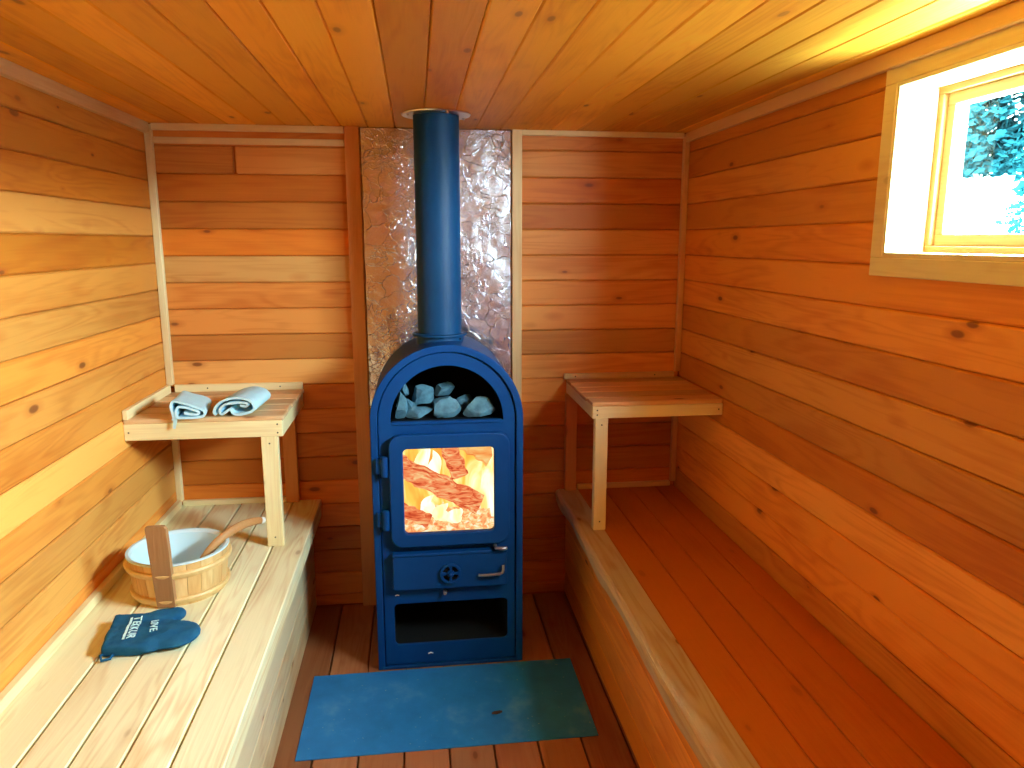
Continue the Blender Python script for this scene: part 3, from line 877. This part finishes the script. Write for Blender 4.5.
# ladle
ld = empty('ladle', (-.70, 2.40, BZ+.05)); tag(ld, 'wooden-handled ladle with a white tip resting in the bucket', 'ladle')
bm = bmesh.new()
P = [(-.715, 2.335, .570), (-.692, 2.350, .606), (-.664, 2.375, .636), (-.632, 2.412, .655), (-.600, 2.460, .661), (-.574, 2.505, .655), (-.556, 2.540, .644)]
lr, lt = lay(bm)
def cat(P, t):
    n = len(P)-1; s = min(int(t*n), n-1); u = t*n-s
    p = [Vector(P[max(0, min(n, s+k))]) for k in (-1, 0, 1, 2)]
    return .5*((2*p[1])+(-p[0]+p[2])*u+(2*p[0]-5*p[1]+4*p[2]-p[3])*u*u+(-p[0]+3*p[1]-3*p[2]+p[3])*u**3)
pts = [cat(P, i/24) for i in range(25)]
tube(bm, pts, [.0105+.0025*math.sin(i/24*PI) for i in range(25)], 14, squash=(.8, 1.15))
link('handle', bm, M['ladle_wood'], ld, smooth=True)
bm = bmesh.new(); e = (pts[-1]-pts[-2]).normalized()
tube(bm, [pts[-1]-e*.002, pts[-1]+e*.012, pts[-1]+e*.014], [.0112, .0112, .009], 14)
tag(link('end_cap', bm, M['white'], ld, smooth=True), label='white tip')
bm = bmesh.new()
lathe(bm, [(0, .5225), (.020, .5235), (.034, .533), (.041, .550), (.042, .560), (.040, .560), (.038, .550), (.031, .536), (.018, .527), (0, .526)], -.752, 2.315, 32)
link('bowl', bm, M['ladle_wood'], ld, smooth=True)
bm = bmesh.new(); tube(bm, [(-.722, 2.325, .552), (-.716, 2.334, .570), (-.710, 2.338, .580)], .006, 10)
link('neck', bm, M['ladle_wood'], ld, smooth=True)

# ---------------------------------------------------------------- oven mitt
mt = empty('oven_mitt', (-.78, 2.06, BZ)); tag(mt, 'blue terry oven mitt with pale lettering lying on the left bench', 'oven mitt')
def capsule_cloud(bm, path):
    for (x, y, r) in path:
        b = bmesh.new(); bmesh.ops.create_icosphere(b, subdivisions=3, radius=1)
        for v in b.verts: v.co = Vector((x+v.co.x*r, y+v.co.y*r, .019+v.co.z*.0185))
        join(bm, b)
def seg(p, q, n): return [tuple(p[i]+(q[i]-p[i])*k/n for i in range(3)) for k in range(n+1)]
bm = bmesh.new()
b = bmesh.new(); bmesh.ops.create_cube(b, size=1)
quad = [(-.868, 1.972), (-.897, 2.144), (-.790, 2.150), (-.770, 1.968)]
for v in b.verts:
    i = {(-1, -1): 0, (-1, 1): 1, (1, 1): 2, (1, -1): 3}[(int(math.copysign(1, v.co.x)), int(math.copysign(1, v.co.y)))]
    v.co = Vector((quad[i][0], quad[i][1], .018+v.co.z*.030))
bmesh.ops.subdivide_edges(b, edges=b.edges[:], cuts=3, use_grid_fill=True)
join(bm, b)
capsule_cloud(bm, seg((-.81, 2.055, .078), (-.705, 2.038, .064), 14) + seg((-.83, 2.02, .045), (-.76, 2.005, .042), 6))
capsule_cloud(bm, seg((-.83, 2.105, .045), (-.738, 2.148, .028), 10))
me = bpy.data.meshes.new('mitt_form'); bm.to_mesh(me); bm.free()
o = bpy.data.objects.new('mitt_form', me); COL.objects.link(o)
rm = o.modifiers.new('r', 'REMESH'); rm.mode = 'VOXEL'; rm.voxel_size = .0042
sm = o.modifiers.new('s', 'SMOOTH'); sm.iterations = 7; sm.factor = .6
me2 = bpy.data.meshes.new_from_object(o.evaluated_get(bpy.context.evaluated_depsgraph_get()))
bpy.data.objects.remove(o)
bm = bmesh.new(); bm.from_mesh(me2)
zmin = min(v.co.z for v in bm.verts)
for v in bm.verts:
    v.co.x = -.775+(v.co.x+.785)*1.05; v.co.y = 2.035+(v.co.y-2.06)*1.08
    q = v.co*22
    v.co.z = BZ + (v.co.z-zmin)*(1+.18*noise.noise(q)) + (.0015*noise.noise(q*5) if v.co.z > .02 else 0)
    v.co.z = max(v.co.z, BZ+.0003)
# mouth of the cuff: push the end faces inwards
lay(bm)
body = link('mitt_body', bm, M['mitt'], mt, smooth=True, angle=80)
bvh = BVHTree.FromPolygons([pmat(mt) @ v.co for v in body.data.vertices], [p.vertices[:] for p in body.data.polygons])
bm = bmesh.new(); tube(bm, [(-.846, 1.958, BZ+.012), (-.862, 1.936, BZ+.010), (-.852, 1.918, BZ+.006), (-.834, 1.926, BZ+.006), (-.830, 1.955, BZ+.012)], .004, 8)
link('hanging_loop', bm, M['mitt'], mt, smooth=True)
def lettering(text, size, cx, cy, rot, bar=False):
    cu = bpy.data.curves.new('t', 'FONT'); cu.body = text; cu.size = size; cu.align_x = 'CENTER'; cu.align_y = 'CENTER'; cu.offset = size*.015; cu.space_character = 1.12
    o = bpy.data.objects.new('t', cu); COL.objects.link(o)
    me = bpy.data.meshes.new_from_object(o.evaluated_get(bpy.context.evaluated_depsgraph_get()))
    bpy.data.objects.remove(o); bpy.data.curves.remove(cu)
    bm = bmesh.new(); bm.from_mesh(me)
    if bar:
        x0 = min(v.co.x for v in bm.verts); x1 = max(v.co.x for v in bm.verts)
        b = bmesh.new(); bmesh.ops.create_grid(b, x_segments=20, y_segments=1, size=.5)
        for v in b.verts: v.co = Vector(((x0+x1)/2+v.co.x*(x1-x0), -size*.55+v.co.y*size*.22, 0))
        join(bm, b)
    bmesh.ops.triangulate(bm, faces=bm.faces[:])
    bmesh.ops.subdivide_edges(bm, edges=[e for e in bm.edges if e.calc_length() > .004], cuts=2)
    bm.transform(Matrix.Translation((cx, cy, 0)) @ Matrix.Rotation(rot, 4, 'Z'))
    for v in bm.verts:
        h = bvh.ray_cast(Vector((v.co.x, v.co.y, 1)), Vector((0, 0, -1)))
        v.co.z = (h[0].z if h[0] else BZ+.03)
    top = bmesh.ops.extrude_face_region(bm, geom=bm.faces[:])
    for v in top['geom']:
        if isinstance(v, bmesh.types.BMVert): v.co.z += .0012
    return link('lettering', bm, M['print'], mt)
lettering('TEKKUR', .030, -.808, 2.035, math.radians(-81), True)
lettering('LOVE', .028, -.757, 2.040, math.radians(-76))

# ---------------------------------------------------------------- towels
def towel(label, origin, ang, L, prof, th, seed):
    """prof: open polyline of the folded cloth section (u across, w up); the fold runs along local y"""
    o = empty('folded_towel', origin, (0, 0, ang)); tag(o, label, 'towel', 'folded towels on the left corner shelf')
    n = len(prof)-1; m_ = 60
    pr = []
    for i in range(m_+1):
        p = cat([(a, b, 0) for a, b in prof], i/m_); pr.append(p)
    left, right = [], []
    for i, p in enumerate(pr):
        t = (pr[min(i+1, m_)]-pr[max(i-1, 0)]).normalized(); nv = Vector((-t.y, t.x, 0))
        left.append(p+nv*th/2); right.append(p-nv*th/2)
    loop = left+right[::-1]
    bm = bmesh.new(); NL = 26; prev = None
    for k in range(NL+1):
        y = L*k/NL
        ringv = []
        for i, p in enumerate(loop):
            q = Vector((p.x*30+seed, y*18, p.y*30))
            w = .0022*noise.noise(q)
            e = .006*noise.noise(Vector((p.x*25, p.y*25, seed))) if k in (0, NL) else 0
            sc = 1 - .06*(k/NL)
            ringv.append(bm.verts.new((p.x*sc+w, y+e, max(.0004, p.y*(1-.08*k/NL)+w*.8+.001))))
        if prev:
            for i in range(len(loop)):
                i2 = (i+1) % len(loop)
                bm.faces.new((prev[i], prev[i2], ringv[i2], ringv[i]))
        else:
            for i in range(m_): bm.faces.new((ringv[i], ringv[i+1], ringv[len(loop)-2-i], ringv[len(loop)-1-i]))
        prev = ringv
    for i in range(m_): bm.faces.new((prev[i+1], prev[i], prev[len(loop)-1-i], prev[len(loop)-2-i]))
    link('cloth', bm, M['towel'], o, smooth=True, world=False, angle=70)
    return o
SZ = .9905
p1 = [(-.012, .020), (.022, .014), (.030, .019), (.020, .028), (-.022, .040), (-.034, .030), (-.034, .012), (-.026, .0045), (.020, .0045), (.040, .006),
      (.048, .014), (.044, .026), (.030, .034), (-.006, .048), (-.036, .058), (-.046, .052), (-.048, .036), (-.042, .008), (-.046, -.002)]
t1 = towel('pale blue folded towel nearer the wall on the left corner shelf', (-.795, 2.632, SZ), math.radians(8), .20, [(a*1.12, b*1.12) for a, b in p1], .0080, 1)
# the hem that hangs down over the front of the shelf
bm = bmesh.new()
prev = None
for k in range(9):
    t = k/8
    row = [bm.verts.new((-.846+dx+.003*math.sin(t*4), 2.6435-.006*math.sin(t*2.2)-dy, SZ+.020-.052*t)) for dx, dy in ((-.006+.003*t, 0), (.010-.004*t, .001), (.010-.004*t, .005), (-.006+.003*t, .004))]
    if prev:
        for i in range(4): bm.faces.new((prev[i], prev[(i+1) % 4], row[(i+1) % 4], row[i]))
    else: bm.faces.new(row)
    prev = row
bm.faces.new(prev)
link('hanging_hem', bm, M['towel'], t1, smooth=True)
p2 = [(.020, .034), (.036, .030), (.042, .034), (.038, .041), (.010, .042), (-.024, .038), (-.040, .026), (-.044, .012), (-.036, .006), (-.026, .012), (-.012, .022), (-.004, .010), (.006, .005),
      (.030, .006), (.056, .014), (.064, .026), (.060, .040), (.044, .052), (.010, .058), (-.030, .050), (-.052, .034), (-.062, .014), (-.056, .004)]
towel('pale blue folded towel further from the wall on the left corner shelf', (-.650, 2.662, SZ), math.radians(-4), .225, [(a*1.12, b*1.12) for a, b in p2], .0080, 4)

# ---------------------------------------------------------------- outdoors
bm = bmesh.new(); G = 40
gv = [[None]*(G+1) for _ in range(G+1)]
for i in range(G+1):
    for k in range(G+1):
        x = 3.0+37*i/G; y = -12+50*k/G
        h = -.4 + 2.6*max(0, min(1, (x-6)/9))**1.2 + .5*noise.noise(Vector((x*.15, y*.15, 0)))
        gv[i][k] = bm.verts.new((x, y, h))
for i in range(G):
    for k in range(G): bm.faces.new((gv[i][k], gv[i+1][k], gv[i+1][k+1], gv[i][k+1]))
snow = tag(link('snowy_ground', bm, M['snow'], smooth=True, angle=180), kind='structure')
def tree(label, x, y, z, zc, h, w, seed, nleaf=9000, leaf=.15):
    """trunk from z, crown between zc and z+h with radius w"""
    rn = random.Random(seed)
    r = empty('tree', (x, y, z)); tag(r, label, 'tree', 'trees outside the window')
    bm = bmesh.new(); tube(bm, [(x, y, z-.3), (x+.04, y, z+h*.45), (x, y+.05, z+h*.9)], [.022*h, .014*h, .004*h], 8)
    for k in range(8):
        a = rn.uniform(0, 2*PI); zz = rn.uniform(zc, z+h*.8)
        tube(bm, [(x, y, zz), (x+w*.6*math.cos(a), y+w*.6*math.sin(a), zz+h*.05)], [.005*h, .002*h], 6)
    link('trunk', bm, M['trunk'], r, smooth=True)
    bm = bmesh.new()
    for k in range(nleaf):
        a = rn.uniform(0, 2*PI); t = rn.random(); zz = zc+(z+h-zc)*t
        rr = w*math.sqrt(rn.random())*(.55+.45*math.sin(PI*min(1, t*.8+.2)))*(1+.15*math.sin(a*3+t*9))
        c = Vector((x+rr*math.cos(a), y+rr*math.sin(a), zz)); q = leaf*rn.uniform(.4, 1)
        u = Vector((rn.gauss(0, 1), rn.gauss(0, 1), rn.gauss(0, 1))).normalized(); v = u.orthogonal().normalized()
        bm.faces.new([bm.verts.new(c+u*q), bm.verts.new(c+v*q*.6), bm.verts.new(c-u*q), bm.verts.new(c-v*q*.6)])
    tag(link('foliage', bm, M['leaf'], r), kind='stuff')
tree('tall teal tree with a high crown, left of the two in the window', 12.0, 15.15, 1.0, 3.0, 5.5, 1.15, 3)
tree('tall teal tree with a lower hanging crown, right of the two in the window', 12.2, 12.5, 1.0, 2.3, 5.5, 1.15, 4)
tree('small dark teal bush at the lower right of the window', 9.3, 10.65, .4, .5, 1.75, .42, 6, 1200, .07)

# ---------------------------------------------------------------- light
w = bpy.data.worlds.new('World'); S.world = w; w.use_nodes = True
bg = w.node_tree.nodes['Background']
bg.inputs[0].default_value = (0.74, 0.97, 1.0, 1)
bg.inputs[1].default_value = 195.0
pl = bpy.data.lights.new('window_portal', 'AREA'); pl.shape = 'RECTANGLE'
pl.size = WY1-WY0; pl.size_y = WZ1-WZ0
pl.cycles.is_portal = True
po = bpy.data.objects.new('window_portal', pl); COL.objects.link(po)
po.location = (X2+.025, (WY0+WY1)/2, (WZ0+WZ1)/2)
po.rotation_euler = Matrix(((0, 0, 1), (1, 0, 0), (0, 1, 0))).to_euler()

sl = bpy.data.lights.new('sun', 'SUN'); sl.energy = 5; sl.angle = .01; sl.color = (.85, .97, 1)
so = bpy.data.objects.new('sun', sl); COL.objects.link(so)
so.location = (-6, -2, 6); so.rotation_euler = Vector((.8, .35, -.5)).to_track_quat('-Z', 'Y').to_euler()
ll = bpy.data.lights.new('fill_light', 'POINT'); ll.energy = .5; ll.shadow_soft_size = .13; ll.color = (1, .84, .66)  # added unseen fill behind the camera, lifts the dark parts of the room
lo = bpy.data.objects.new('fill_light', ll); COL.objects.link(lo); lo.location = (.05, -.28, 1.78)

# ---------------------------------------------------------------- camera
cam = bpy.data.cameras.new('camera'); co = bpy.data.objects.new('camera', cam); COL.objects.link(co)
f = 742.0
vz = Vector((415-512, 143, -f)).normalized()
up = Vector((0, -vz.z, vz.y)).normalized()
xr = vz.cross(up)
Rm = Matrix((xr, vz, up))
co.matrix_world = Matrix.Translation((0, 0, 1.6)) @ Rm.to_4x4()
cam.sensor_width = 36; cam.lens = f*36/1024; cam.clip_start = .01
S.camera = co
S.view_settings.view_transform = 'Standard'; S.view_settings.look = 'None'
S.view_settings.exposure = -0.12; S.view_settings.gamma = 1
S.view_settings.use_curve_mapping = False
cy = S.cycles
cy.max_bounces = 10; cy.diffuse_bounces = 7; cy.glossy_bounces = 4; cy.transparent_max_bounces = 12
cy.sample_clamp_indirect = 6.0; cy.use_denoising = True
cy.caustics_reflective = False; cy.caustics_refractive = False
